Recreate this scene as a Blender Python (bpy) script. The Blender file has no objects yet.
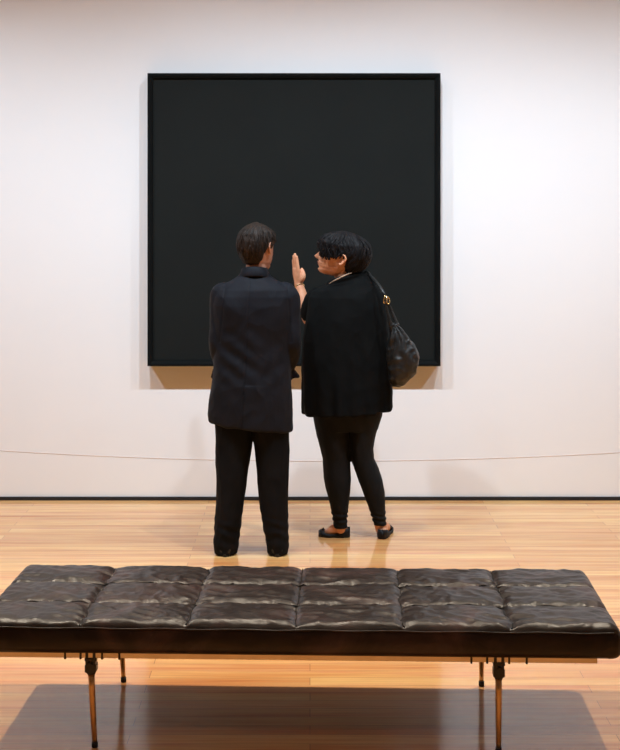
import bpy, bmesh, math, random
from mathutils import Vector, Matrix, noise
C = bpy.context.scene.collection
random.seed(7)
PI = math.pi

# ------------------------------------------------------------------ helpers
def link(name, me, mat=None, parent=None, smooth=True):
    o = bpy.data.objects.new(name, me)
    C.objects.link(o)
    if mat: me.materials.append(mat)
    if smooth:
        me.polygons.foreach_set('use_smooth', [True] * len(me.polygons))
    if parent: o.parent = parent
    return o

def obj(name, bm, mat=None, parent=None, smooth=True):
    bmesh.ops.recalc_face_normals(bm, faces=bm.faces[:])
    me = bpy.data.meshes.new(name)
    bm.to_mesh(me); bm.free()
    return link(name, me, mat, parent, smooth)

def thing(name, label, cat, loc=(0, 0, 0), rotz=0.0):
    o = bpy.data.objects.new(name, None)
    C.objects.link(o)
    o.empty_display_size = 0.1
    o.location = loc; o.rotation_euler = (0, 0, rotz)
    o['label'] = label; o['category'] = cat
    return o

def struct(o):
    o['kind'] = 'structure'
    return o

def rings_mesh(bm, rings, cap=True):
    vs = [[bm.verts.new(p) for p in r] for r in rings]
    n = len(rings[0])
    for a, b in zip(vs, vs[1:]):
        for i in range(n):
            bm.faces.new((a[i], a[(i + 1) % n], b[(i + 1) % n], b[i]))
    if cap:
        bm.faces.new(vs[0][::-1]); bm.faces.new(vs[-1])
    return vs

def sup(c, s, e):
    f = lambda t: math.copysign(abs(t) ** (2.0 / e), t)
    return f(c), f(s)

def ring(cx, cy, cz, rx, ry, e=2.0, n=48, yaw=0.0, tx=0.0, ty=0.0):
    """horizontal super-ellipse, tx / ty tilt it (dz per metre along x / y)"""
    out = []
    for i in range(n):
        t = 2 * PI * i / n
        a, b = sup(math.cos(t), math.sin(t), e)
        x, y = a * rx, b * ry
        X = x * math.cos(yaw) - y * math.sin(yaw); Y = x * math.sin(yaw) + y * math.cos(yaw)
        out.append(Vector((cx + X, cy + Y, cz + X * tx + Y * ty)))
    return out

def catmull(pts, k=6):
    P = [Vector(p) for p in pts]
    P = [P[0] * 2 - P[1]] + P + [P[-1] * 2 - P[-2]]
    out = []
    for i in range(1, len(P) - 2):
        for j in range(k):
            t = j / k
            p0, p1, p2, p3 = P[i - 1], P[i], P[i + 1], P[i + 2]
            out.append(0.5 * ((2 * p1) + (-p0 + p2) * t + (2 * p0 - 5 * p1 + 4 * p2 - p3) * t * t + (-p0 + 3 * p1 - 3 * p2 + p3) * t ** 3))
    out.append(P[-2])
    return out

def tube(bm, pts, rad, n=16, flat=1.0, up=Vector((0, 1, 0)), k=6, roundcap=True, closed=False):
    """tapered round tube through the points; rad is one number or one per point; flat scales along 'up'"""
    if not hasattr(rad, '__len__'): rad = [rad] * len(pts)
    if k > 1 and len(pts) > 1:
        q = catmull([tuple(p) for p in pts], k)
        r4 = [v.x for v in catmull([(r, 0, 0) for r in rad], k)]
    else:
        q = [Vector(p) for p in pts]; r4 = list(rad)
    rs = []
    L = len(q)
    def frame(i):
        d = (q[min(i + 1, L - 1)] - q[max(i - 1, 0)])
        if d.length < 1e-9: d = Vector((0, 0, 1))
        d.normalize()
        s = d.cross(up)
        if s.length < 1e-3: s = d.cross(Vector((1, 0, 0)))
        s.normalize()
        return d, s, s.cross(d).normalized()
    def add(c, s, u, r):
        rs.append([c + s * (math.cos(2 * PI * j / n) * r) + u * (math.sin(2 * PI * j / n) * r * flat) for j in range(n)])
    for i in range(L):
        d, s, u = frame(i)
        if i == 0 and roundcap:
            for a in (80, 60, 40, 20):
                add(q[0] - d * r4[0] * math.sin(math.radians(a)), s, u, r4[0] * math.cos(math.radians(a)))
        add(q[i], s, u, r4[i])
        if i == L - 1 and roundcap:
            for a in (20, 40, 60, 80):
                add(q[i] + d * r4[i] * math.sin(math.radians(a)), s, u, r4[i] * math.cos(math.radians(a)))
    rings_mesh(bm, rs)

def ellipsoid(bm, c, r, rot=None, seg=20):
    M = Matrix.Translation(Vector(c)) @ (rot.to_4x4() if rot else Matrix.Identity(4)) @ Matrix.Diagonal((r[0], r[1], r[2], 1))
    bmesh.ops.create_uvsphere(bm, u_segments=seg, v_segments=max(8, seg // 2), radius=1, matrix=M)

def box(bm, x0, x1, y0, y1, z0, z1, bevel=0.0):
    b = bmesh.new()
    bmesh.ops.create_cube(b, size=1, matrix=Matrix.Translation(((x0 + x1) / 2, (y0 + y1) / 2, (z0 + z1) / 2)) @ Matrix.Diagonal((x1 - x0, y1 - y0, z1 - z0, 1)))
    if bevel:
        bmesh.ops.bevel(b, geom=b.edges[:], offset=bevel, segments=3, affect='EDGES', profile=0.5)
    me = bpy.data.meshes.new('t'); b.to_mesh(me); b.free()
    bm.from_mesh(me); bpy.data.meshes.remove(me)

def fuse(name, bm, voxel, mat, parent=None, smooth_it=4, disp=None):
    """union of closed shapes into one continuous skin"""
    bmesh.ops.recalc_face_normals(bm, faces=bm.faces[:])
    me = bpy.data.meshes.new(name); bm.to_mesh(me); bm.free()
    o = bpy.data.objects.new(name, me); C.objects.link(o)
    m = o.modifiers.new('r', 'REMESH'); m.mode = 'VOXEL'; m.voxel_size = voxel
    if smooth_it:
        s = o.modifiers.new('s', 'SMOOTH'); s.factor = 0.5; s.iterations = smooth_it
    dg = bpy.context.evaluated_depsgraph_get()
    me2 = bpy.data.meshes.new_from_object(o.evaluated_get(dg))
    bpy.data.objects.remove(o)
    me2.name = name
    if disp:
        co = [v.co.copy() for v in me2.vertices]
        no = [v.normal.copy() for v in me2.vertices]
        for v, c, nn in zip(me2.vertices, co, no):
            v.co = c + disp(c, nn)
    me2.materials.clear()
    return link(name, me2, mat, parent)

def fbm(p, o=3):
    return noise.fractal(p, 0.7, 2.0, o)

# ------------------------------------------------------------------ materials
def new_mat(name):
    m = bpy.data.materials.new(name); m.use_nodes = True
    nt = m.node_tree; b = nt.nodes['Principled BSDF']
    return m, nt, b

def nd(nt, t, **kw):
    n = nt.nodes.new(t)
    for k, v in kw.items():
        if k.startswith('_'): setattr(n, k[1:], v)
        else: n.inputs[k].default_value = v
    return n

def ramp(nt, fac, stops):
    r = nt.nodes.new('ShaderNodeValToRGB')
    e = r.color_ramp.elements
    while len(e) < len(stops): e.new(0.5)
    for el, (p, c) in zip(e, stops):
        el.position = p; el.color = (*c, 1)
    nt.links.new(fac, r.inputs[0])
    return r.outputs[0]

def coords(nt, scale=(1, 1, 1)):
    tc = nt.nodes.new('ShaderNodeTexCoord'); mp = nt.nodes.new('ShaderNodeMapping')
    mp.inputs['Scale'].default_value = scale
    nt.links.new(tc.outputs['Object'], mp.inputs[0])
    return mp.outputs[0]

def bump(nt, b, h, strength=0.3, dist=0.01):
    n = nd(nt, 'ShaderNodeBump', Strength=strength, Distance=dist)
    nt.links.new(h, n.inputs['Height']); nt.links.new(n.outputs[0], b.inputs['Normal'])

def simple(name, c1, c2, rough=0.6, scale=8, stretch=(1, 1, 1), metal=0.0, spec=0.5, bs=0.0, bscale=200, sheen=0.0, bdist=0.002):
    m, nt, b = new_mat(name)
    v = coords(nt, stretch)
    n = nd(nt, 'ShaderNodeTexNoise', Scale=scale, Detail=4.0)
    nt.links.new(v, n.inputs['Vector'])
    nt.links.new(ramp(nt, n.outputs[0], [(0.3, c1), (0.7, c2)]), b.inputs['Base Color'])
    b.inputs['Roughness'].default_value = rough
    b.inputs['Metallic'].default_value = metal
    b.inputs['Specular IOR Level'].default_value = spec
    if sheen:
        b.inputs['Sheen Weight'].default_value = sheen
        b.inputs['Sheen Roughness'].default_value = 0.4
    if bs:
        n2 = nd(nt, 'ShaderNodeTexNoise', Scale=bscale, Detail=3.0)
        nt.links.new(v, n2.inputs['Vector'])
        bump(nt, b, n2.outputs[0], bs, bdist)
    return m

M_wall = simple('wall_paint', (0.83, 0.815, 0.815), (0.86, 0.845, 0.845), 0.9, 0.7, spec=0.2, bs=0.05, bscale=90)
M_ceil = simple('ceiling_paint', (0.8, 0.79, 0.78), (0.82, 0.81, 0.8), 0.9, 1, spec=0.2)
M_fill_cut = simple('fill_cut_paint', (0.34, 0.33, 0.33), (0.37, 0.36, 0.36), 0.9, 0.7, spec=0.2)  # unseen wall behind the camera, made darker to cut its bounced fill
M_line = simple('line_paint', (0.70, 0.60, 0.57), (0.76, 0.66, 0.63), 0.8, 3, spec=0.2)
M_gap = simple('shadow_gap_black', (0.006, 0.006, 0.007), (0.01, 0.01, 0.011), 0.6, 6)
M_canvas = simple('black_canvas', (0.0045, 0.0060, 0.0056), (0.0060, 0.0078, 0.0072), 0.85, 2.5, spec=0.25, bs=0.15, bscale=500)
M_frame = simple('black_frame', (0.003, 0.0035, 0.0035), (0.005, 0.0055, 0.0055), 0.8, 5, spec=0.1)
M_suit = simple('suit_wool', (0.0040, 0.0046, 0.0080), (0.0070, 0.0078, 0.0125), 0.75, 5, spec=0.22, bs=0.2, bscale=350, sheen=0.02)
M_trou = simple('trouser_wool', (0.004, 0.0042, 0.005), (0.007, 0.007, 0.008), 0.8, 6, spec=0.12, bs=0.2, bscale=350)
M_tunic = simple('black_jersey', (0.0035, 0.0038, 0.0040), (0.006, 0.0065, 0.0065), 0.85, 6, spec=0.08, bs=0.1, bscale=400)
M_legg = simple('legging_knit', (0.005, 0.0055, 0.006), (0.009, 0.009, 0.010), 0.75, 10, spec=0.15, bs=0.1, bscale=400)
M_shoe = simple('black_shoe_leather', (0.004, 0.004, 0.0045), (0.007, 0.0065, 0.007), 0.4, 20, spec=0.5)
M_flat = simple('black_suede', (0.004, 0.004, 0.005), (0.008, 0.007, 0.008), 0.6, 20, spec=0.3)
M_skin = simple('skin_warm', (0.62, 0.26, 0.14), (0.76, 0.38, 0.22), 0.5, 25, spec=0.35, bs=0.06, bscale=150)
M_skin2 = simple('skin_fair', (0.50, 0.24, 0.16), (0.60, 0.32, 0.22), 0.5, 25, spec=0.35, bs=0.06, bscale=150)
M_lip = simple('lip_skin', (0.30, 0.07, 0.05), (0.36, 0.10, 0.07), 0.45, 30)
M_eye = simple('eyeball', (0.65, 0.62, 0.58), (0.75, 0.72, 0.68), 0.15, 20)
M_iris = simple('iris', (0.02, 0.012, 0.008), (0.04, 0.02, 0.012), 0.1, 40)
M_hairb = simple('brown_hair', (0.009, 0.0055, 0.004), (0.030, 0.017, 0.011), 0.6, 60, (1, 1, 0.2), spec=0.25, bs=0.4, bscale=220)
M_hairk = simple('black_hair', (0.003, 0.0026, 0.003), (0.009, 0.007, 0.008), 0.62, 60, (1, 1, 0.2), spec=0.2, bs=0.4, bscale=220)
M_neckband = simple('neckline_edge', (0.42, 0.27, 0.18), (0.55, 0.38, 0.26), 0.6, 20)
M_bag = simple('bag_leather', (0.006, 0.006, 0.0058), (0.014, 0.013, 0.012), 0.45, 30, spec=0.45, bs=0.5, bscale=60, bdist=0.006)
M_gold = simple('gold_metal', (0.75, 0.55, 0.22), (0.85, 0.66, 0.32), 0.25, 40, metal=1.0)
M_gold2 = simple('bracelet_gold', (0.70, 0.50, 0.25), (0.85, 0.62, 0.32), 0.35, 40, metal=1.0)
M_steel = simple('satin_steel', (0.62, 0.52, 0.40), (0.75, 0.64, 0.50), 0.3, 12, metal=1.0)
M_brass = simple('warm_steel', (0.50, 0.33, 0.17), (0.62, 0.44, 0.25), 0.33, 12, metal=1.0)
M_black = simple('black_metal', (0.006, 0.006, 0.006), (0.012, 0.011, 0.010), 0.4, 30)
M_rubber = simple('black_rubber', (0.010, 0.007, 0.006), (0.02, 0.013, 0.01), 0.6, 30)

# leather of the bench: dark brown, glossy, finely creased
M_welt = simple('seam_leather', (0.004, 0.003, 0.003), (0.008, 0.006, 0.005), 0.7, 30, spec=0.2)
def leather():
    m, nt, b = new_mat('bench_leather')
    v = coords(nt)
    n = nd(nt, 'ShaderNodeTexNoise', Scale=3.2, Detail=5.0, Roughness=0.6, Distortion=1.0)
    nt.links.new(v, n.inputs['Vector'])
    nt.links.new(ramp(nt, n.outputs[0], [(0.28, (0.007, 0.0036, 0.0032)), (0.5, (0.015, 0.0085, 0.0078)), (0.70, (0.060, 0.033, 0.033))]), b.inputs['Base Color'])  # paler mauve stop puts mottled highlights into the leather colour
    r = nd(nt, 'ShaderNodeTexNoise', Scale=7.0, Detail=4.0, Distortion=1.5)
    nt.links.new(v, r.inputs['Vector'])
    mr = nd(nt, 'ShaderNodeMapRange'); mr.inputs['To Min'].default_value = 0.28; mr.inputs['To Max'].default_value = 0.50
    nt.links.new(r.outputs[0], mr.inputs[0]); nt.links.new(mr.outputs[0], b.inputs['Roughness'])
    b.inputs['Specular IOR Level'].default_value = 0.34
    # grain + creases
    g = nd(nt, 'ShaderNodeTexVoronoi', Scale=170.0); nt.links.new(v, g.inputs['Vector'])
    w = nd(nt, 'ShaderNodeTexNoise', Scale=11.0, Detail=3.0, Distortion=2.2); nt.links.new(v, w.inputs['Vector'])
    mx = nd(nt, 'ShaderNodeMath', _operation='MULTIPLY_ADD'); mx.inputs[1].default_value = 0.02
    nt.links.new(g.outputs[0], mx.inputs[0]); nt.links.new(w.outputs[0], mx.inputs[2])
    bump(nt, b, mx.outputs[0], 0.35, 0.008)
    return m
M_leather = leather()

def floor_mat():
    m, nt, b = new_mat('maple_floor')
    v = coords(nt)
    L = nt.links.new
    br = nd(nt, 'ShaderNodeTexBrick', _offset=0.37, _offset_frequency=2, Scale=1.0)
    br.inputs['Color1'].default_value = (0, 0, 0, 1); br.inputs['Color2'].default_value = (1, 1, 1, 1)
    br.inputs['Mortar'].default_value = (0.5, 0.5, 0.5, 1)
    br.inputs['Mortar Size'].default_value = 0.0012; br.inputs['Mortar Smooth'].default_value = 0.2
    br.inputs['Bias'].default_value = 0.0
    br.inputs['Brick Width'].default_value = 1.7; br.inputs['Row Height'].default_value = 0.083
    L(v, br.inputs['Vector'])
    # tone per board
    board = ramp(nt, br.outputs['Color'], [(0.0, (0.50, 0.15, 0.035)), (0.3, (0.66, 0.28, 0.085)), (0.55, (0.82, 0.46, 0.17)), (0.8, (0.72, 0.31, 0.14)), (1.0, (0.84, 0.54, 0.21))])
    # long grain streaks
    v2 = coords(nt, (0.55, 11.0, 1.0))
    g = nd(nt, 'ShaderNodeTexNoise', Scale=1.6, Detail=7.0, Roughness=0.6, Distortion=0.4); L(v2, g.inputs['Vector'])
    gr = ramp(nt, g.outputs[0], [(0.30, (0.52, 0.15, 0.05)), (0.43, (0.76, 0.36, 0.12)), (0.55, (0.92, 0.60, 0.25)), (0.70, (0.80, 0.32, 0.18))])
    mx = nd(nt, 'ShaderNodeMix', _data_type='RGBA'); mx.inputs[0].default_value = 0.5
    L(board, mx.inputs[6]); L(gr, mx.inputs[7])
    # fine grain
    v3 = coords(nt, (3, 120, 1))
    f = nd(nt, 'ShaderNodeTexNoise', Scale=1.0, Detail=3.0); L(v3, f.inputs['Vector'])
    fr = ramp(nt, f.outputs[0], [(0.3, (0.86, 0.82, 0.78)), (0.7, (1.06, 1.05, 1.04))])
    m2 = nd(nt, 'ShaderNodeMix', _data_type='RGBA', _blend_type='MULTIPLY'); m2.inputs[0].default_value = 1.0
    L(mx.outputs[2], m2.inputs[6]); L(fr, m2.inputs[7])
    # dark joint lines
    m3 = nd(nt, 'ShaderNodeMix', _data_type='RGBA'); L(br.outputs['Fac'], m3.inputs[0])
    L(m2.outputs[2], m3.inputs[6]); m3.inputs[7].default_value = (0.32, 0.13, 0.06, 1)
    L(m3.outputs[2], b.inputs['Base Color'])
    b.inputs['Roughness'].default_value = 0.5
    b.inputs['Specular IOR Level'].default_value = 0.2
    b.inputs['Coat Weight'].default_value = 1.0
    b.inputs['Coat Roughness'].default_value = 0.10
    b.inputs['Coat IOR'].default_value = 1.37
    mr = nd(nt, 'ShaderNodeMath', _operation='MULTIPLY_ADD'); mr.inputs[1].default_value = -0.5
    L(br.outputs['Fac'], mr.inputs[0]); L(g.outputs[0], mr.inputs[2])
    bump(nt, b, mr.outputs[0], 0.05, 0.004)
    return m
M_floor = floor_mat()

# ------------------------------------------------------------------ camera
CAM_H = 1.87
F = 1400.0
cam = bpy.data.cameras.new('camera'); co = bpy.data.objects.new('camera', cam); C.objects.link(co)
cam.sensor_width = 36.0; cam.lens = F / 750 * 36.0; cam.shift_y = -175.0 / 750
co.location = (0, 0, CAM_H); co.rotation_euler = (PI / 2, 0, 0)
bpy.context.scene.camera = co

# ------------------------------------------------------------------ room
WALL_Y = 8.727
RX, RY0, CEIL = 5.2, -2.0, 4.3
def slab(name, x0, x1, y0, y1, z0, z1, mat):
    bm = bmesh.new(); box(bm, x0, x1, y0, y1, z0, z1)
    return struct(obj(name, bm, mat, smooth=False))
slab('floor', -RX, RX, RY0, WALL_Y + .2, -.1, 0, M_floor)
slab('ceiling', -RX, RX, RY0, WALL_Y + .2, CEIL, CEIL + .1, M_ceil)
slab('wall_back', -RX, RX, WALL_Y, WALL_Y + .2, 0, CEIL, M_wall)
slab('wall_front', -RX, RX, RY0 - .2, RY0, 0, CEIL, M_fill_cut)
slab('wall_left', -RX - .2, -RX, RY0 - .2, WALL_Y + .2, 0, CEIL, M_wall)
slab('wall_right', RX, RX + .2, RY0 - .2, WALL_Y + .2, 0, CEIL, M_wall)
slab('shadow_gap_back', -RX, RX, WALL_Y - .014, WALL_Y, 0, .021, M_gap)  # black strip paints in the shade of the gap under the wall
bm = bmesh.new()
pts = [(x / 10.0, WALL_Y, .243 + .0158 * (x / 10.0 - .1) ** 2) for x in range(-34, 35, 2)]
tube(bm, pts, .0024, n=8, k=2)
struct(obj('wall_line_1', bm, M_line))  # thin pinkish line across the lower wall, lowest near the middle

# ------------------------------------------------------------------ painting
pt = thing('painting', 'large square black painting in a black box frame hanging on the white wall', 'painting', ((148 + 440) / 2 / 162.4 - 310 / 162.4, WALL_Y, 0.847))
S = 1.804; h = S / 2
bm = bmesh.new()
fw, fd = .032, .110
# mitred frame: outer box profile, sloping inner lip
prof = [(0, 0), (0, -fd), (fw * .45, -fd), (fw, -fd + .010), (fw, -fd + .03), (fw + .004, 0)]
loops = []
for inset, y in prof:
    loops.append([Vector((sx * (h - inset), y, h + sz * (h - inset))) for sx, sz in ((-1, -1), (1, -1), (1, 1), (-1, 1))])
vs = [[bm.verts.new(p) for p in l] for l in loops]
for a in range(len(vs)):
    b = (a + 1) % len(vs)
    for i in range(4):
        bm.faces.new((vs[a][i], vs[a][(i + 1) % 4], vs[b][(i + 1) % 4], vs[b][i]))
obj('frame', bm, M_frame, pt, smooth=False)
bm = bmesh.new(); box(bm, -h + fw, h - fw, -fd + .022, -.01, fw, S - fw, .002)
obj('canvas', bm, M_canvas, pt, smooth=False)

# ------------------------------------------------------------------ bench
bench = thing('bench', 'long tufted dark brown leather bench on thin metal legs in front of the couple', 'bench', (-0.04, 5.105, 0), math.radians(-1.9))
A, B = 1.10, 0.378            # half length, half depth
Z0, Z1 = 0.330, 0.421
def padz(x, y):
    u = (x + A) / (2 * A) * 6; v = (y + B) / (2 * B) * 3
    iu, iv = min(5, int(max(0, u))), min(2, int(max(0, v)))
    # seams wander a little
    fu = u - math.floor(u); fv = v - math.floor(v)
    du = min(fu, 1 - fu); dv = min(fv, 1 - fv)
    inner_u = not ((u < .5) or (u > 5.5)); inner_v = not ((v < .5) or (v > 2.5))
    au = 1 - math.exp(-(du / .034) ** 1.1) if inner_u else 1
    av = 1 - math.exp(-(dv / .055) ** 1.1) if inner_v else 1
    # crown of the pad
    crown = (1 - abs(2 * fu - 1) ** 2.4) * (1 - abs(2 * fv - 1) ** 2.4)
    hgt = .009 * au * av + .005 * au + .005 * crown
    # a button-like pull where seams cross
    # leather creases: stronger near seams
    s = noise.noise(Vector((iu * 7.1, iv * 3.3, 2.0)))
    p = Vector((x * 9 + s * 6, y * 16 - s * 5 + x * 4, iu + iv * 3.0))
    r1 = 1 - abs(noise.noise(p)) * 2.2
    p2 = Vector((x * 26 - y * 12, y * 24 + x * 9, iu * 2.0 + iv))
    r2 = 1 - abs(noise.noise(p2)) * 2.2
    hgt += .0048 * r1 + .0016 * r2 + .004 * noise.noise(Vector((x * 5, y * 5, 9.0)))
    # pulled folds perpendicular to seams
    edge = math.exp(-du / .12) * (1 if inner_u else 0) + math.exp(-dv / .16) * (.8 if inner_v else 0)
    hgt += .0022 * edge * math.sin((y if du < dv else x) * 95 + 5 * noise.noise(Vector((x * 8, y * 8, 4))))
    return hgt
bm = bmesh.new()
NX, NY = 6 * 56, 3 * 38
rc = .035
def corner(x, y):
    ax, ay = abs(x) - (A - rc), abs(y) - (B - rc)
    if ax > 0 and ay > 0:
        m = max(ax, ay); hyp = math.hypot(ax, ay)
        k = m / hyp
        return math.copysign(A - rc + ax * k, x), math.copysign(B - rc + ay * k, y)
    return x, y
def wander(x, y):
    x2 = x + .007 * noise.noise(Vector((x * 3, y * 9, 5))) * 2
    y2 = y + .006 * noise.noise(Vector((x * 5, y * 3, 8))) * 2
    return x2, y2
grid = []
for j in range(NY + 1):
    row = []
    for i in range(NX + 1):
        x = -A + 2 * A * i / NX; y = -B + 2 * B * j / NY
        e = min(A - abs(x), B - abs(y))
        drop = 0
        R = .022
        if e < R: drop = R - math.sqrt(max(0, R * R - (R - e) ** 2))
        wx, wy = wander(x, y)
        z = Z1 + padz(wx, wy) * min(1, .35 + e / .05) - drop * .9
        cx, cy = corner(x, y)
        row.append(bm.verts.new((cx, cy, z)))
    grid.append(row)
for j in range(NY):
    for i in range(NX):
        bm.faces.new((grid[j][i], grid[j][i + 1], grid[j + 1][i + 1], grid[j + 1][i]))
per = [grid[0][i] for i in range(NX)] + [grid[j][NX] for j in range(NY)] + [grid[NY][i] for i in range(NX, 0, -1)] + [grid[j][0] for j in range(NY, 0, -1)]
def seam_line(fn, n):
    out = []
    for i in range(n + 1):
        x, y = fn(-.97 + 1.94 * i / n)
        tx, ty = x, y
        for _ in range(4):                       # find the surface point whose seam coordinate is (tx, ty)
            wx_, wy_ = wander(x, y); x += tx - wx_; y += ty - wy_
        out.append((x, y, Z1 + padz(*wander(x, y)) + .0014))
    return out
SEAMS = [seam_line(lambda t, k=k: (-A + 2 * A * k / 6, t * (B - .006)), 60) for k in range(1, 6)] + [seam_line(lambda t, k=k: (t * (A - .01), -B + 2 * B * k / 3), 160) for k in (1, 2)]
prev = per
K = 9
for k in range(1, K + 1):
    t = k / K
    cur = []
    for v in per:
        x, y = v.co.x, v.co.y
        z = v.co.z * (1 - t) + Z0 * t
        b = .006 * math.sin(PI * t) + .0025 * noise.noise(Vector((x * 6, y * 6, z * 20)))
        if t > .85: b -= (t - .85) * .06
        n = Vector((x / A if abs(x) > A - .04 else 0, y / B if abs(y) > B - .04 else 0, 0))
        if n.length: n.normalize()
        cur.append(bm.verts.new((x + n.x * b, y + n.y * b, z)))
    m = len(per)
    for i in range(m):
        bm.faces.new((prev[(i + 1) % m], prev[i], cur[i], cur[(i + 1) % m]))
    prev = cur
bm.faces.new(prev)
cush = obj('cushion', bm, M_leather, bench)
# piping along the upper edge front and back
for sy in (-1, 1):
    bm = bmesh.new()
    tube(bm, [(x / 20 * (A - .03), sy * (B + .0015), Z1 - .004 + .0015 * math.sin(x * 1.3)) for x in range(-20, 21)], .0028, n=8, k=2)
    obj('piping', bm, M_leather, cush)
for L in SEAMS:
    bm = bmesh.new(); tube(bm, L, .0024, n=6, k=1, roundcap=False, up=Vector((0, 0, 1)))
    obj('seam_welt', bm, M_welt, cush)
# frame under the cushion: two long rails and cross bars
bm = bmesh.new()
for y in (-.345, .325):
    box(bm, -1.02, 1.02, y - .016, y + .016, .310, .3290, .002)
for x in (-.70, 0, .70):
    box(bm, x - .016, x + .016, .34 * -1, .32, .312, .328, .002)
obj('frame', bm, M_steel, bench, smooth=False)
LEGS = [(-.69, -.345), (.69, -.345), (-.70, .305), (.69, .305)]
def make_leg(x, y):
    front = y < 0
    bm = bmesh.new()
    sp = .006 if x < 0 else 0
    tube(bm, [(x - sp, y, .257), (x, y, .12), (x + sp, y, .014)], [.0115, .0105, .0085], n=20, k=3, roundcap=False)
    tube(bm, [(x - sp, y, .248), (x - sp, y, .264)], [.013, .0125], n=20, k=1, roundcap=False)
    lg = obj('leg', bm, M_brass, bench)
    bm = bmesh.new(); tube(bm, [(x + sp, y, .0005), (x + sp, y, .003), (x + sp, y, .019)], [.0095, .0110, .0105], n=20, k=1, roundcap=False)
    obj('rubber_foot', bm, M_rubber, lg)
    # hexagonal knuckle and fork joining leg and rail
    bm = bmesh.new()
    tube(bm, [(x - sp, y - .022, .274), (x - sp, y - .018, .274), (x - sp, y + .018, .274), (x - sp, y + .022, .274)], [.019, .0225, .0225, .019], n=6, k=1, roundcap=False)
    tube(bm, [(x - sp, y, .252), (x - sp, y, .264)], [.014, .018], n=12, k=1, roundcap=False)
    for s in (-1, 1):
        box(bm, x - sp + s * .0125 - .005, x - sp + s * .0125 + .005, y - .019, y + .019, .274, .331, .0015)
    box(bm, x - sp - .02, x - sp + .02, y - .020, y + .020, .300, .310, .0015)
    obj('joint_bracket', bm, M_black, bench, smooth=False)
for x, y in LEGS: make_leg(x, y)
for lx in (-.69, .69):
    for y in (-.345, .325):
        for dx in (-.093, -.040, .034, .093):
            bm = bmesh.new()
            x = lx + dx
            box(bm, x - .0035, x + .0035, y - .0195, y + .0195, .306, .3315, .0015)
            obj('cushion_ring', bm, M_rubber, bench)

# ------------------------------------------------------------------ people helpers
def lerp_table(T, z):
    if z <= T[0][0]: return T[0][1]
    for (a, va), (b, vb) in zip(T, T[1:]):
        if z <= b:
            t = (z - a) / (b - a); t = t * t * (3 - 2 * t) * .5 + t * .5
            return va + (vb - va) * t
    return T[-1][1]
XF = [(0, .060), (.008, .078), (.022, .088), (.036, .082), (.046, .089), (.053, .087), (.060, .093), (.070, .088), (.080, .089), (.105, .086), (.125, .085), (.138, .093), (.16, .094), (.18, .088), (.20, .070), (.215, .046), (.226, .015), (.23, 0)]
XB = [(0, -.0), (.03, .035), (.06, .068), (.09, .088), (.12, .100), (.15, .102), (.18, .093), (.20, .076), (.215, .052), (.226, .022), (.23, 0)]
HW = [(0, .024), (.01, .036), (.025, .047), (.05, .058), (.08, .067), (.11, .073), (.14, .077), (.17, .075), (.19, .066), (.21, .047), (.225, .020), (.23, 0)]
NOSE = [(.074, 0), (.080, .014), (.087, .024), (.093, .025), (.105, .017), (.120, .008), (.135, 0)]
def head_surface(a, z):
    """local head: +x face, +y its left, z from the chin; a angle from the face direction"""
    xf, xb, w = lerp_table(XF, z), lerp_table(XB, z), lerp_table(HW, z)
    c, s = math.cos(a), math.sin(a)
    x = (xf if c > 0 else xb) * math.copysign(abs(c) ** .92, c)
    y = w * math.copysign(abs(s) ** .92, s)
    if c > 0:
        x += lerp_table(NOSE, z) * math.exp(-(y / .0105) ** 2)
        x -= .009 * math.exp(-((abs(y) - .031) / .013) ** 2 - ((z - .120) / .011) ** 2)
        x += .004 * math.exp(-((abs(y) - .035) / .018) ** 2 - ((z - .092) / .014) ** 2)   # cheekbone
        x -= .003 * math.exp(-(abs(y) / .022) ** 2 - ((z - .0565) / .0022) ** 2)          # mouth line
    return Vector((x, y, z))
def head_shape(bm, M, ex=0.0, ez=0.0):
    rs = []
    zs = [i / 92 * .23 for i in range(93)]
    for z in zs:
        r = [M @ head_surface(2 * PI * i / 96, min(z, .2285)) for i in range(96)]
        rs.append(r)
    rings_mesh(bm, rs)
    for s in (-1, 1):          # ears: rim, lobe, bowl
        e = bmesh.new()
        pts = [(.010, .071, .098), (.002, .080, .092), (-.012, .086, .112), (-.017, .089, .130), (-.010, .088, .146), (.004, .083, .147), (.010, .076, .132)]
        tube(e, [M @ Vector((x + ex, s * (y + (.003 if ex else 0)), z + ez)) for x, y, z in pts], [.006, .0075, .0058, .0055, .0055, .005, .004], n=10, k=4)
        me = bpy.data.meshes.new('t'); e.to_mesh(me); e.free(); bm.from_mesh(me); bpy.data.meshes.remove(me)
        ellipsoid(bm, M @ Vector((-.004 + ex, s * .077, .120 + ez)), (.012, .006, .022), M.to_3x3().normalized(), 12)
def face_parts(M, body, skin_scale):
    for s in (-1, 1):
        bm = bmesh.new(); ellipsoid(bm, M @ Vector((.0705, s * .031, .1195)), (.0118, .0118, .0118), None, 16)
        eye = obj('eye', bm, M_eye, body)
        bm = bmesh.new(); ellipsoid(bm, M @ Vector((.0805, s * .031, .1195)), (.0028, .0058, .0058), M.to_3x3().normalized(), 14)
        obj('iris', bm, M_iris, eye)
        bm = bmesh.new()
        tube(bm, [M @ Vector((.094, s * .014, .138)), M @ Vector((.090, s * .032, .143)), M @ Vector((.074, s * .050, .138))], [.003, .0035, .002], n=8)
        obj('eyebrow', bm, M_hairk, body)
    bm = bmesh.new()
    for z, x in ((.0615, .0915), (.0520, .0885)):
        tube(bm, [M @ Vector((x - .013, .022, .0565)), M @ Vector((x - .002, .010, z)), M @ Vector((x, 0, z - .0005)), M @ Vector((x - .002, -.010, z)), M @ Vector((x - .013, -.022, .0565))], [.0015, .0042, .0045, .0042, .0015], n=10)
    obj('lips', bm, M_lip, body)

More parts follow.
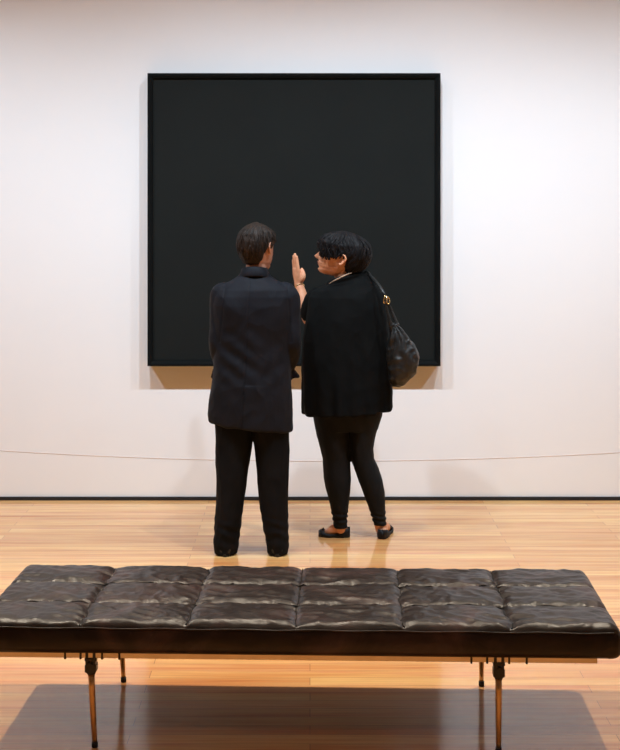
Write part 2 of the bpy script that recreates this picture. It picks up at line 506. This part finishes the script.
def hand_shape(bm, w, u, l, n, scale=1.0, curl=0.15, fat=1.0):
    """w wrist, u towards the fingers, l towards the thumb, n palm normal"""
    u, l, n = u.normalized(), l.normalized(), n.normalized()
    P = lambda a, b, c: w + (u * a + l * b + n * c) * scale
    prof = [(-.01, .026, .019), (.01, .027, .018), (.03, .034, .017), (.055, .040, .016), (.08, .041, .0135), (.092, .038, .011)]
    rs = []
    for a, rl, rn in prof:
        rs.append([P(a, math.cos(t) * rl, math.sin(t) * rn * fat) for t in [2 * PI * i / 20 for i in range(20)]])
    rings_mesh(bm, rs)
    for b, L, r, base in ((.031, .072, .0088, .086), (.0105, .080, .009, .091), (-.0105, .074, .0086, .088), (-.030, .058, .0076, .080)):
        a0, c0, ang = base, 0.0, curl * .3
        pts = [P(a0 - .012, b, c0)]; r *= 1 + (fat - 1) * .6; rr = [r * 1.05 * scale]
        for seg, k in ((.44, 1.0), (.31, 1.4), (.25, 1.2)):
            pts.append(P(a0, b, c0)); rr.append(r * (1.05 if seg == .44 else .98 if seg == .31 else .9) * scale)
            ang += curl * k
            a0 += math.cos(ang) * L * seg; c0 += math.sin(ang) * L * seg
        pts.append(P(a0, b * 1.02, c0)); rr.append(r * .78 * scale)
        tube(bm, pts, rr, n=12, k=4)
    tube(bm, [P(.012, .016, .006), P(.040, .038, .020), P(.064, .036, .026), P(.084, .024, .026)], [.016 * scale, .0145 * scale, .0108 * scale, .0085 * scale], n=12, k=4)

def cloth(amp, fx, fz, seed, extra=None):
    def f(c, n):
        p = Vector((c.x * fx, c.y * fx, c.z * fz + c.x * fx * .25 + seed))
        q = Vector((c.x * fx * 2.3 + seed, c.y * fx * 2.3, c.z * fz * 2.6 - c.x * 3))
        d = amp * ((1 - 2 * abs(noise.noise(p))) - .4) + amp * .45 * (1 - 2 * abs(noise.noise(q)) - .4)
        if extra: return n * d + extra(c, n)
        return n * d
    return f

# ------------------------------------------------------------------ the man
SM, YM = 188.7, 7.42
mx = lambda px: (px - 310) / SM
mz = lambda py: CAM_H - (py - 200) / SM
man = thing('person', 'person with short brown hair in a dark suit with back turned', 'person', (mx(251), YM, 0))
O = Vector((mx(251), YM, 0))
def L_(o):                       # geometry is laid out in room coordinates, children live in the person's own frame
    o.matrix_parent_inverse = Matrix.Translation(-O_cur)
    return o
O_cur = O
yaw = math.radians(90 - 36)      # looks away from the lens and towards the other person
Mh = Matrix.Translation((mx(257.3), YM + .015, mz(224) - .252)) @ Matrix.Rotation(yaw, 4, 'Z') @ Matrix.Diagonal((1.02, 1.05, 1.05, 1))
bm = bmesh.new()
head_shape(bm, Mh)
tube(bm, [(mx(255), YM + .005, 1.40), (mx(256), YM + .008, 1.50), (mx(257.5), YM + .010, 1.58)], [.058, .055, .056], n=24, k=3)
shz = mz(294)
# torso
rings_mesh(bm, [ring(mx(252), YM, z, rx, ry, 2.3, 32) for z, rx, ry in ((.80, .13, .09), (.88, .16, .105), (1.0, .155, .1), (1.15, .165, .105), (1.3, .18, .11), (1.40, .17, .09), (1.46, .08, .06))])
AR = {}
for s, sx, ex in ((-1, 223, 220.5), (1, 287, 290)):
    sh = Vector((mx(sx), YM, shz)); el = Vector((mx(ex), YM - .01, mz(345))); wr = Vector((mx(ex) - s * .035, YM + .13, .905))
    AR[s] = (sh, el, wr)
    tube(bm, [sh, (sh + el) / 2, el, (el + wr) / 2, wr], [.05, .045, .038, .036, .027], n=18)
    u = Vector((-s * .25, .15, -1)).normalized(); l = Vector((0, 1, .1)); l = (l - u * l.dot(u)).normalized()
    n = u.cross(l) if s < 0 else l.cross(u)
    if n.x * s > 0: n = -n
    hand_shape(bm, wr, u, l, n, .98, .35)
for s, x0, x1, x2 in ((-1, 233, 231, 226), (1, 270, 273, 277)):
    tube(bm, [(mx(x0), YM, .86), (mx(x1), YM, .5), (mx(x2), YM - .01, .1), (mx(x2), YM - .01, .05)], [.085, .055, .036, .036], n=20)
    tube(bm, [(mx(x2), YM - .03, .045), (mx(x2), YM + .06, .04), (mx(x2), YM + .16, .03)], [.032, .034, .028], n=16, flat=.75)
body = fuse('body', bm, .0042, M_skin2, None, 2); body.parent = man; L_(body)
def P_(o): o.parent = man; L_(o); return o
face_parts_parent = body
def face(M, body):
    before = set(C.objects)
    face_parts(M, None, 1)
    new = [o for o in C.objects if o not in before]
    for o in new:
        if o.parent is None:
            o.parent = body; o.matrix_parent_inverse = Matrix.Identity(4)
face(Mh, body)

# hair of the man: cap from brow line round to the nape, with clumps combed back
def hair_cap(bm, M, thick, limit, jitter, k1, nz=70, na=140):
    """limit(a) -> lowest z for that angle; closed shell over the skull"""
    outer, inner = [], []
    for j in range(nz + 1):
        t = j / nz
        ro, ri = [], []
        for i in range(na):
            a = 2 * PI * i / na
            aa = a if a <= PI else a - 2 * PI
            z0 = limit(aa)
            z = z0 + (.2285 - z0) * t
            p = head_surface(a, max(0, min(z, .2285)))
            c = Vector((0, 0, .12))
            d = (p - c).normalized()
            th = thick(aa, z) * min(1, .35 + t * 9)
            strand = jitter * (noise.noise(Vector((a * k1, t * 3.0, 1.7))) + .6 * noise.noise(Vector((a * k1 * 2.5, t * 5.0, 8.7))))
            ro.append(M @ (p + d * (th + strand * min(1, .3 + t * 4) * min(1, (1 - t) * 6 + .15))))
            ri.append(M @ (p - d * .004))
        outer.append(ro); inner.append(ri)
    rings_mesh(bm, inner[::-1] + outer, cap=False)
    # close both ends (the pole)
    bm.verts.ensure_lookup_table()
    N = na
    first = [bm.verts[i] for i in range(N)]
    last = [bm.verts[len(bm.verts) - N + i] for i in range(N)]
    bm.faces.new(first[::-1]); bm.faces.new(last)
def man_limit(a):
    d = abs(a)
    T = [(0, .168), (.6, .166), (1.0, .150), (1.25, .128), (1.45, .115), (1.62, .138), (1.85, .100), (2.1, .062), (2.5, .040), (3.15, .034)]
    return lerp_table(T, d)
bm = bmesh.new()
hair_cap(bm, Mh, lambda a, z: .010 + (.006 if abs(a) > 2 else 0) + .006 * max(0, (z - .17) / .06), man_limit, .0035, 26)
# combed locks over the crown
for i in range(150):
    a0 = random.uniform(-PI, PI); z = random.uniform(.11, .222)
    if z < man_limit(a0) + .01: continue
    pts, rr = [], []
    da = random.uniform(-.12, .12)
    for q in range(5):
        zz = z - q * .011
        if zz < man_limit(a0) - .002: break
        p = head_surface(a0 + da * q / 4, min(zz, .2285)); d = (p - Vector((0, 0, .12))).normalized()
        pts.append(Mh @ (p + d * (.0125 + (.005 if abs(a0) > 2 else 0)))); rr.append((.0022, .0034, .0036, .003, .0014)[q])
    if len(pts) > 2: tube(bm, pts, rr, n=6, k=2, roundcap=False)
P_(obj('hair', bm, M_hairb))

# jacket
def seam(c, n):
    d = Vector((0, 0, 0))
    if n.y < -.2:
        x0 = mx(250) - (1.4 - c.z) * .048
        g = math.exp(-((c.x - x0) / .0035) ** 2) * (.004 if c.z > .92 else .008)
        d += Vector((0, g, 0))
        if c.z < .90 and c.x > x0: d += Vector((0, -.005 * math.exp(-(c.x - x0) / .05), 0))
        # diagonal pull folds towards the waist
        w = math.exp(-((c.z - 1.02) / .13) ** 2)
        ph = (c.z + (c.x - mx(228)) * .75) * 62
        d += Vector((0, -.0042 * w * math.sin(ph) * math.exp(-((c.x - mx(238)) / .12) ** 2), 0))
        ph = (c.z - (c.x - mx(270)) * .9) * 50
        d += Vector((0, -.002 * math.exp(-((c.z - .97) / .12) ** 2) * math.sin(ph) * math.exp(-((c.x - mx(272)) / .09) ** 2), 0))
        # shoulder blades
        for bx in (233, 275):
            d += Vector((0, -.012 * math.exp(-((c.x - mx(bx)) / .07) ** 2 - ((c.z - 1.27) / .10) ** 2), 0))
    # armhole seams
    for bx, sl in ((224, .10), (289, -.06)):
        x0 = mx(bx) + sl * (c.z - 1.3)
        if c.z > 1.12 and n.y < 0: d += Vector((0, .004 * math.exp(-((c.x - x0) / .005) ** 2), 0))
    return d
bm = bmesh.new()
T = [(427.0, 211.5, 292.5, .139), (425, 208.8, 293.2, .141), (418, 208.0, 293, .142), (402, 209.5, 292.3, .142), (385, 211.5, 291.6, .14), (368, 213.5, 291.3, .134), (350, 214, 291.5, .13), (325, 213, 292, .132), (305, 212, 293.5, .134), (296, 213, 294, .128), (289.5, 215.5, 293, .119), (285, 222, 285, .104), (280.5, 230, 277, .088), (276, 238, 271, .070), (272, 241, 268.5, .064)]
rs = []
for py, a, b, ry in T:
    til = -.10 if py > 410 else (-.05 if py > 400 else 0)
    rs.append(ring(mx((a + b) / 2), YM + .005, mz(py), (b - a) / 2 / SM, ry, 2.5 if py > 290 else 2.2, 56, 0, til))
rings_mesh(bm, rs)
for s in (-1, 1):
    sh, el, wr = AR[s]
    out = Vector((s * .003, 0, 0))
    tube(bm, [sh + Vector((-s * .03, 0, .005)), sh + Vector((s * .006, 0, -.012)), (sh + el) / 2 + out, el + out * 2 + Vector((0, -.004, 0)), (el + wr) / 2 + Vector((0, -.004, 0)), wr + Vector((0, -.03, .055))], [.056, .062, .057, .053, .053, .047], n=28)
# jacket fronts pushed outwards by the hands in the pockets
for s, tip, top in ((-1, 210.4, 214), (1, 300, 291)):
    q = [(mx(top) - s * .03, mz(362)), (mx(top), mz(367)), (mx(tip), mz(378.5)), (mx(top) + s * .012, mz(379.8)), (mx(top) - s * .03, mz(388))]
    rings_mesh(bm, [[Vector((x, YM + y, z)) for x, z in q] for y in (.045, .095)])
jacket = P_(fuse('suit_jacket', bm, .0045, M_suit, None, 4, cloth(.0048, 7, 5, 3.1, seam)))
# collar: stand wrapped round the neck, open at the throat, with lapels
bm = bmesh.new()
rs = []
nn = 40
for i in range(nn + 1):
    a = math.radians(-90 - 150 + 300 * i / nn)
    cx, cy = mx(254.5), YM - .004
    t = abs(i / nn - .5) * 2
    r1, r2 = .064, .072
    zt = mz(266.0) - t ** 2 * .045; zb = mz(273.8) - t ** 2 * .06
    def q(r, z, sx=1.05): return Vector((cx + math.cos(a) * r * sx, cy + math.sin(a) * r * .95, z))
    rs.append([q(r1, zb), q(r1 - .006, zt - .002), q(r1 - .002, zt), q(r1 + .004, zt - .002), q(r2 + .003, zb - .004), q(r2 + .002, zb - .012), q(r1, zb - .012)])
rings_mesh(bm, rs)
P_(obj('collar', bm, M_suit))
for s in (-1, 1):
    bm = bmesh.new()
    pts = [(mx(254.5) + s * .06, YM + .075, 1.46), (mx(254.5) + s * .075, YM + .125, 1.36), (mx(254.5) + s * .045, YM + .142, 1.22), (mx(254.5) + s * .01, YM + .146, 1.08)]
    tube(bm, pts, [.012, .03, .026, .006], n=14, flat=.35, k=5)
    P_(obj('lapel', bm, M_suit))

# trousers
def legtable(T, yc, ry0, ry1):
    rs = []
    for py, a, b in T:
        z = mz(py); t = (.8 - z) / .8
        rs.append((z, mx((a + b) / 2), (b - a) / 2 / SM, yc - .012 * t, ry0 + (ry1 - ry0) * min(1, max(0, t))))
    return rs
bm = bmesh.new()
rings_mesh(bm, [ring(mx(252), YM, z, rx, ry, 2.4, 40) for z, rx, ry in ((.70, .175, .11), (.76, .19, .12), (.85, .19, .12), (.95, .175, .11))])
TL = [(395, 215, 253), (425, 214.5, 253.5), (445, 215.5, 252), (470, 216.3, 248), (500, 216.2, 244), (525, 215, 240.5), (538, 214, 238.8), (547, 214.2, 238), (551.5, 215, 237)]
TR = [(395, 250, 289), (425, 250, 290), (445, 254.5, 289.3), (470, 257, 288.6), (500, 259.5, 288.2), (525, 263, 288.2), (538, 265.8, 288.3), (547, 267, 288.4), (551.5, 267.8, 287.8)]
for T_ in (TL, TR):
    rings_mesh(bm, [ring(cx, cy, z, rx, ry, 2.2, 40) for z, cx, rx, cy, ry in legtable(T_, YM, .105, .078)])
def knee(c, n):
    w = math.exp(-((c.z - .12) / .09) ** 2)
    return n * (.0020 * w * math.sin(c.z * 110 + c.x * 25 + 3 * noise.noise(c * 9)))
P_(fuse('trousers', bm, .0045, M_trou, None, 4, cloth(.005, 10, 3.2, 7.7, knee)))
for px in (226, 277.5):
    bm = bmesh.new()
    x = mx(px)
    rs = []
    for y, w, hh in ((-.078, .018, .030), (-.075, .028, .045), (-.06, .034, .055), (-.02, .037, .06), (.04, .036, .062), (.10, .042, .050), (.15, .045, .042), (.20, .036, .036), (.225, .018, .026)):
        rs.append([Vector((x + math.cos(t) * w, YM - .01 + y, .012 + hh / 2 + math.sin(t) * hh / 2)) for t in [2 * PI * i / 20 for i in range(20)]])
    rings_mesh(bm, rs)
    sh = P_(obj('shoe', bm, M_shoe))
    bm = bmesh.new()
    rs = []
    for z in (0.0005, .003, .016):
        r = []
        for i in range(40):
            t = 2 * PI * i / 40
            yy = math.sin(t) * .156 + .072
            wv = .046 if yy > .07 else .038
            r.append(Vector((x + math.cos(t) * (wv if abs(math.cos(t)) > 0 else wv), YM - .01 + yy, z)))
        rs.append(r)
    rings_mesh(bm, rs)
    so = obj('sole', bm, M_shoe, None, smooth=False); so.parent = sh

# ------------------------------------------------------------------ the woman
SW, YW = 180.2, 7.77
wx = lambda px: (px - 310) / SW
wz = lambda py: CAM_H - (py - 200) / SW
O_cur = Vector((wx(350), YW, 0))
woman = thing('person', 'person with black hair in a loose black top and leggings gesturing with a raised hand', 'person', tuple(O_cur))
def W_(o): o.parent = woman; L_(o); return o
HS = 1.06
Mw = Matrix.Translation((wx(337), YW - .005, wz(276))) @ Matrix.Rotation(math.radians(180 - 14), 4, 'Z') @ Matrix.Rotation(math.radians(-9), 4, 'Y') @ Matrix.Diagonal((1.30, 1.10, 1.0, 1))
bm = bmesh.new()
head_shape(bm, Mw, -.026, -.020)
# neck with a soft full jaw line
tube(bm, [(wx(351), YW - .01, wz(290)), (wx(347), YW + .004, wz(278)), (wx(343), YW - .003, wz(264))], [.070, .066, .064], n=28, k=4)
ellipsoid(bm, (wx(331), YW, wz(270)), (.052, .045, .028), Matrix.Rotation(math.radians(20), 3, 'Y'))
rings_mesh(bm, [ring(wx(347), YW, z, rx, ry, 2.3, 32) for z, rx, ry in ((.80, .15, .12), (.95, .19, .15), (1.1, .19, .14), (1.25, .185, .13), (1.36, .16, .10), (1.42, .09, .07))])
shL = Vector((wx(319), YW + .03, wz(298))); elL = Vector((wx(309.2), YW + .13, wz(321))); wrL = Vector((wx(298.6), YW + .26, wz(287)))
# forearm, nearest point first
tube(bm, [shL, (shL + elL) / 2, elL, (elL * .4 + wrL * .6), wrL], [.052, .046, .039, .031, .023], n=20, k=6)
hand_shape(bm, wrL + Vector((-.002, 0, .002)), Vector((-.17, .0, 1)), Vector((.38, -.92, .02)), Vector((.92, .38, .04)), 1.0, .02, fat=1.35)
shR = Vector((wx(374), YW + .01, wz(296))); elR = Vector((wx(382), YW + .08, wz(338))); wrR = Vector((wx(358), YW + .27, wz(340)))
tube(bm, [shR, (shR + elR) / 2, elR, (elR + wrR) / 2, wrR], [.05, .045, .038, .033, .024], n=20, k=6)
hand_shape(bm, wrR, Vector((-.95, .15, .2)), Vector((.1, .3, .95)), Vector((0.1, -1, .2)), .94, .4)
# legs and feet
LL = [(.82, 333, .085), (.62, 333, .070), (wz(450), 336, .060), (wz(480), 338, .054), (wz(510), 340, .038), (wz(525), 340.5, .036), (.045, 341, .036)]
LR = [(.82, 362, .085), (.62, 362, .070), (wz(450), 362, .052), (wz(480), 370.5, .050), (wz(510), 378, .036), (wz(525), 380.5, .034), (.045, 381.5, .034)]
for T_ in (LL, LR):
    tube(bm, [(wx(x), YW, z) for z, x, r in T_], [r for z, x, r in T_], n=24, k=4)
# left foot points to the left, right foot away
tube(bm, [(wx(342), YW, .037), (wx(336), YW + .006, .042), (wx(329), YW + .012, .024), (wx(324.5), YW + .018, .017)], [.031, .032, .024, .013], n=18, flat=.9)
tube(bm, [(wx(381.8), YW - .02, .037), (wx(383.2), YW + .03, .048), (wx(386), YW + .09, .030), (wx(388.2), YW + .135, .018)], [.030, .034, .032, .015], n=18, flat=.9)
wbody = W_(fuse('body', bm, .0040, M_skin, None, 2))
face(Mw, wbody)

# hair: full short bob, swept over the forehead
def w_limit(a):
    d = abs(a)
    T = [(0, .160), (.3, .152), (.5, .134), (.7, .112), (.95, .100), (1.2, .100), (1.5, .104), (1.75, .122), (1.95, .116), (2.08, .060), (2.4, .042), (3.15, .040)]
    return lerp_table(T, d)
bm = bmesh.new()
def w_thick(a, z):
    d = abs(a)
    back = max(0, min(1, (d - 1.5) / 1.2))
    return .012 - .006 * max(0, 1 - d / .7) + .018 * back * math.sin(PI * min(1, max(0, (z + .01) / .24))) ** .7 + .012 * max(0, (z - .15) / .08)
hair_cap(bm, Mw, w_thick, w_limit, .013, 9)
for i in range(420):
    a0 = random.uniform(-PI, PI); z = random.uniform(.06, .222)
    if z < w_limit(a0) + .012: continue
    pts, rr = [], []
    da = random.uniform(-.35, .35)
    off = random.uniform(.001, .005)
    for q in range(6):
        zz = z - q * .013
        a = a0 + da * q / 5
        if zz < w_limit(a) - .010: break
        p = head_surface(a, max(0, min(zz, .2285))); d = (p - Vector((0, 0, .12))).normalized()
        pts.append(Mw @ (p + d * (w_thick(a, zz) + off * math.sin(.6 + q * .45)))); rr.append((.002, .0030, .0036, .0034, .0026, .0012)[q])
    if len(pts) > 2: tube(bm, pts, rr, n=6, k=2, roundcap=False)
W_(obj('hair', bm, M_hairk))

# tunic
bm = bmesh.new()
T = [(411, 302.5, 393, .17), (404, 302, 392.8, .168), (385, 301.8, 392, .164), (360, 302, 390.5, .158), (340, 303, 389.5, .152), (322, 306, 388, .148), (308, 308, 386, .14), (297, 308.5, 383.5, .128), (290, 312, 380, .112), (284, 319, 375, .096), (279.5, 327, 369, .080), (276.5, 334, 364, .070), (275, 336.5, 362, .064)]
rs = []
for py, a, b, ry in T:
    til = .05 if py > 404 else 0
    tl = lerp_table([(275, .36), (277, .28), (280, .2), (285, .1), (292, 0)], py)
    rs.append(ring(wx((a + b) / 2), YW, wz(py), (b - a) / 2 / SW, ry, 2.35, 56, 0, til + tl))
rings_mesh(bm, rs)
tube(bm, [(wx(330), YW - .035, wz(284.5)), (wx(335), YW - .058, wz(281.5)), (wx(342), YW - .068, wz(278.2)), (wx(349), YW - .066, wz(276.0)), (wx(356), YW - .054, wz(275.0)), (wx(362), YW - .02, wz(276.5)), (wx(365), YW + .02, wz(278))], .021, n=14, k=4)
# sleeves: elbow length, loose
dirL = (elL - shL).normalized()
tube(bm, [shL + Vector((.03, -.01, .0)), shL + Vector((-.012, 0, -.005)), shL + (elL - shL) * .45 + Vector((-.006, 0, .004)), shL + (elL - shL) * .82 + Vector((-.002, 0, .012))], [.058, .062, .064, .060], n=28, k=6)
tube(bm, [shR + Vector((-.02, 0, .0)), shR + Vector((0, 0, -.01)), (shR + elR) / 2, elR + Vector((0, .01, 0)), (elR * .6 + wrR * .4)], [.055, .058, .058, .056, .052], n=28, k=6)
def wfold(c, n):
    w = max(0, min(1, (1.35 - c.z) / .6))
    a = math.atan2(c.y - YW, c.x - wx(347))
    d = .0075 * w * math.sin(a * 13 + 2.2 * noise.noise(Vector((c.x * 4, c.y * 4, c.z * 2.2)))) * (.6 + .6 * noise.noise(Vector((a * 2, c.z * 2, 3))))
    hem = Vector((0, 0, -.012 * math.sin((c.x - wx(302)) / (wx(393) - wx(302)) * PI))) if c.z < .74 else Vector((0, 0, 0))
    return n * d + hem * max(0, min(1, (.74 - c.z) / .06))
tunic = W_(fuse('tunic', bm, .0045, M_tunic, None, 5, cloth(.005, 8, 4.5, 12.3, wfold)))
# bracelet on the raised wrist
bm = bmesh.new()
ax = (wrL - elL).normalized(); c0 = wrL - ax * .016
s1 = ax.cross(Vector((0, 1, 0))).normalized(); s2 = ax.cross(s1)
ring_pts = [c0 + s1 * math.cos(t) * .0265 + s2 * math.sin(t) * .0265 for t in [2 * PI * i / 24 for i in range(25)]]
tube(bm, ring_pts, .0032, n=8, k=1, roundcap=False)
W_(obj('bracelet', bm, M_gold2))

# leggings
bm = bmesh.new()
rings_mesh(bm, [ring(wx(348), YW, z, rx, ry, 2.3, 40) for z, rx, ry in ((.60, .165, .13), (.68, .19, .15), (.80, .205, .16), (.92, .19, .15))])
TLW = [(405, 312, 352, .125), (418, 313.5, 351, .12), (435, 316.5, 350.5, .11), (450, 320.5, 350, .098), (458, 322.5, 350, .090), (466, 323, 350.3, .085), (478, 323.8, 350.8, .083), (490, 326.3, 350.2, .078), (505, 330, 348.5, .064), (518, 332.8, 347.4, .052), (527.2, 334, 347.6, .046)]
TRW = [(405, 346, 381.5, .125), (418, 347, 380, .12), (435, 348, 375.5, .11), (448, 349, 373.2, .100), (458, 350.5, 374, .092), (468, 354, 378.5, .088), (480, 358.5, 382.6, .084), (492, 363, 384.6, .077), (505, 368, 385.3, .064), (516, 371.5, 385.8, .052), (524.5, 373.8, 386.2, .046)]
for T_ in (TLW, TRW):
    rings_mesh(bm, [ring(wx((a + b) / 2), YW - .005, wz(py), (b - a) / 2 / SW, ry, 2.05, 40) for py, a, b, ry in T_])
def ank(c, n):
    w = math.exp(-((c.z - .11) / .035) ** 2)
    return n * (.0035 * w * math.sin(c.z * 210 + c.x * 40 + 2 * noise.noise(c * 14)))
W_(fuse('leggings', bm, .004, M_legg, None, 4, cloth(.0022, 12, 6, 4.4, ank)))

# ballet flats: open shoe following the foot
def flat_shoe(c, ang, L):
    ca, sa = math.cos(ang), math.sin(ang)
    W = lambda a, b, z: Vector((c[0] + ca * a - sa * b, c[1] + sa * a + ca * b, z))
    sec = []
    N = 36
    def halfw(t):  # t 0 heel .. 1 toe
        return lerp_table([(0, .012), (.06, .026), (.2, .033), (.45, .035), (.7, .043), (.86, .038), (.95, .026), (1, .010)], t)
    def wallh(t):
        return lerp_table([(0, .054), (.1, .050), (.3, .028), (.55, .019), (.74, .022), (.85, .034), (.95, .030), (1, .022)], t)
    bm = bmesh.new()
    rows = []
    for i in range(N + 1):
        t = i / N
        a = t * L; w = halfw(t); hgt = wallh(t)
        ceil_ = t > .80      # vamp closes over the toes
        cover = max(0, min(1, (t - .74) / .12))
        r = []
        r.append(W(a, -w * .9, .001)); r.append(W(a, -w, .008)); r.append(W(a, -w * 1.02, hgt * .6))
        r.append(W(a, -w * .96 * (1 - cover * .35), hgt))
        r.append(W(a, -w * .85 * (1 - cover * .95), hgt + (.008 * cover)))
        r.append(W(a, -w * .80 * (1 - cover * .96), hgt * .9 + (.004 * cover) - .006 * (1 - cover)))
        r.append(W(a, -w * .82 * (1 - cover * .5), .012 + cover * .006)); r.append(W(a, 0, .009 + cover * .003))
        mirror = [(W(a, w * .82 * (1 - cover * .5), .012 + cover * .006)), (W(a, w * .80 * (1 - cover * .96), hgt * .9 + .004 * cover - .006 * (1 - cover))), W(a, w * .85 * (1 - cover * .95), hgt + .008 * cover), W(a, w * .96 * (1 - cover * .35), hgt), W(a, w * 1.02, hgt * .6), W(a, w, .008), W(a, w * .9, .001)]
        hc = max(0, 1 - t / .07)
        full = r + mirror
        for k in (4, 5, 6, 7, 8, 9, 10):
            p = full[k]; p.z = p.z * (1 - hc) + hgt * hc
        rows.append(full)
    rings_mesh(bm, rows)
    s = W_(obj('flat_shoe', bm, M_flat))
    # little bow on the vamp
    bm = bmesh.new()
    for sg in (-1, 1):
        tube(bm, [W(L * .86, 0, .038), W(L * .85, sg * .010, .041), W(L * .88, sg * .016, .036)], [.002, .0045, .002], n=8)
    b = obj('bow', bm, M_flat); b.parent = s
flat_shoe((wx(349.8), YW - .002), math.radians(172), .175)
flat_shoe((wx(381.2), YW - .058), math.radians(79), .235)

# ------------------------------------------------------------------ shoulder bag
O_cur = Vector((wx(400), YW - .04, wz(385)))
bag = thing('shoulder_bag', 'slouchy black shoulder bag with gold buckle hanging from the person in leggings', 'bag', tuple(O_cur))
def B_(o): o.parent = bag; L_(o); return o
bm = bmesh.new()
T = [(386.5, 392.5, 399, .016), (384, 391, 403.5, .035), (379, 389.5, 410, .052), (372, 388.5, 415.5, .062), (363, 388, 418.3, .066), (354, 388, 417.6, .062), (345, 388.5, 413, .052), (337, 389.5, 407.5, .040), (330, 390.5, 401.5, .027), (324, 391.3, 397.5, .017)]
YB = YW - .165
bx = lambda px: (px - 310) * YB / F
bz = lambda py: CAM_H - (py - 200) * YB / F
rings_mesh(bm, [ring(bx((a + b) / 2), YB, bz(py), (b - a) / 2 * YB / F, ry, 2.1, 44) for py, a, b, ry in T])
def bfold(c, n):
    top = Vector((bx(394), YB, bz(322)))
    d = c - top
    a = math.atan2(d.x, -d.z)
    r = d.length
    return n * (.0085 * math.sin(a * 21 + 3 * noise.noise(c * 11)) * math.exp(-r / .24) * min(1, r / .04) + .006 * (1 - 2 * abs(noise.noise(c * 19))))
pouch = B_(fuse('pouch', bm, .0035, M_bag, None, 3, bfold))
# the strap lies on the cloth of the shoulder
from mathutils.bvhtree import BVHTree
tb = BVHTree.FromPolygons([v.co.copy() for v in tunic.data.vertices], [tuple(p.vertices) for p in tunic.data.polygons])
def rest(pts, gap):
    out = []
    for p in catmull(pts, 5):
        p = Vector(p)
        for _ in range(4):
            loc, nor, _i, dist = tb.find_nearest(p)
            side = (p - loc).dot(nor)
            if side < gap: p = loc + nor * gap
        out.append(tuple(p))
    return out
O_save = O_cur; O_cur = Vector((wx(350), YW, 0))
bm = bmesh.new()          # pale edge of the neckline
tp = rest([(wx(329.0), YW - .075, wz(282.8)), (wx(334), YW - .10, wz(279.6)), (wx(341), YW - .11, wz(275.9)), (wx(347), YW - .11, wz(273.2)), (wx(351), YW - .10, wz(272.0))], .0015)
tube(bm, tp, [.0012 + .0024 * math.sin(PI * k / (len(tp) - 1)) for k in range(len(tp))], n=8, k=1)
W_(obj('neckline_trim', bm, M_neckband))
O_cur = O_save
bm = bmesh.new()
sp = rest([(wx(362), YW + .15, wz(297)), (wx(361), YW + .10, wz(284)), (wx(362), YW + .05, wz(277)), (wx(365.5), YW, wz(274)), (wx(371.5), YW - .05, wz(277)), (bx(378), YW - .11, bz(284)), (bx(383), YB, bz(292)), (bx(385.6), YB, bz(298.5))], .0125)
tube(bm, sp, .0085, n=14, flat=.7, k=1, up=Vector((0, -1, .6)))
B_(obj('shoulder_strap', bm, M_bag))
for pts in ([(386, 303, .0), (387.5, 312, .0), (390, 322, .0), (393.5, 332, .005)], [(387.5, 302, .012), (391.5, 311, .015), (396, 322, .01), (400, 333, 0)]):
    bm = bmesh.new()
    tube(bm, rest([(bx(a), YB - .01 + dy, bz(b)) for a, b, dy in pts], .010), [.0065 + .0075 * min(1, k / 15) ** 2 for k in range(16)], n=12, flat=.5, k=1)
    B_(obj('lower_strap', bm, M_bag))
for ox, oy, tl in ((385.2, 299.5, .3), (387.8, 300.2, -.2)):
    bm = bmesh.new()
    pts = []
    for i in range(25):
        t = 2 * PI * i / 24
        pts.append((bx(ox) + .009 * math.cos(t) + tl * .012 * math.sin(t), YB - .012 + .006 * math.cos(t), bz(oy) + .020 * math.sin(t)))
    tube(bm, pts, .0028, n=8, k=1, roundcap=False)
    B_(obj('buckle_ring', bm, M_gold))

# ------------------------------------------------------------------ lights
def area(name, loc, size, power, col, aim=None, sy=None, spread=180):
    l = bpy.data.lights.new(name, 'AREA'); l.energy = power; l.color = col
    l.shape = 'RECTANGLE' if sy else 'DISK'; l.size = size
    if sy: l.size_y = sy
    l.spread = math.radians(spread)
    o = bpy.data.objects.new(name, l); C.objects.link(o); o.location = loc
    if aim:
        o.rotation_euler = (Vector(aim) - Vector(loc)).to_track_quat('-Z', 'Y').to_euler()
    return o
# track of lamps washing the wall
COOL = (.74, .88, 1.0); WARM = (1.0, .86, .68)
def spot(name, loc, aim, power, col, ang, blend, rad=.05):
    l = bpy.data.lights.new(name, 'SPOT'); l.energy = power; l.color = col
    l.spot_size = math.radians(ang); l.spot_blend = blend; l.shadow_soft_size = rad
    o = bpy.data.objects.new(name, l); C.objects.link(o); o.location = loc
    o.rotation_euler = (Vector(aim) - Vector(loc)).to_track_quat('-Z', 'Y').to_euler()
for x, p in ((-3.1, 520), (-1.1, 420), (.35, 420), (1.5, 380), (3.2, 480)):
    spot('track_spot', (x, 6.3, 4.18), (x * .85, WALL_Y, .05), p * 1.42, COOL, 91, 1.0)
for x, y, p in ((-2.0, 6.7, 880), (-.3, 6.7, 680), (1.6, 6.7, 680)):
    spot('floor_spot', (x, y, 4.18), (x * .8, 4.6, 0), p, WARM, 84, 1.0, .06)
spot('room_spot', (0, 2.2, 4.18), (0, 2.6, 0), 120, WARM, 120, 1.0, .1)
w = bpy.data.worlds.new('world'); bpy.context.scene.world = w; w.use_nodes = True
w.node_tree.nodes['Background'].inputs[0].default_value = (.9, .92, 1, 1)
w.node_tree.nodes['Background'].inputs[1].default_value = 0.0

sc = bpy.context.scene
sc.view_settings.view_transform = 'Standard'
sc.view_settings.look = 'None'
sc.view_settings.gamma = 1
sc.view_settings.use_curve_mapping = False
sc.view_settings.exposure = -0.95
sc.cycles.use_denoising = True
sc.cycles.max_bounces = 8
sc.cycles.diffuse_bounces = 5
sc.cycles.caustics_reflective = False
sc.cycles.sample_clamp_indirect = 6
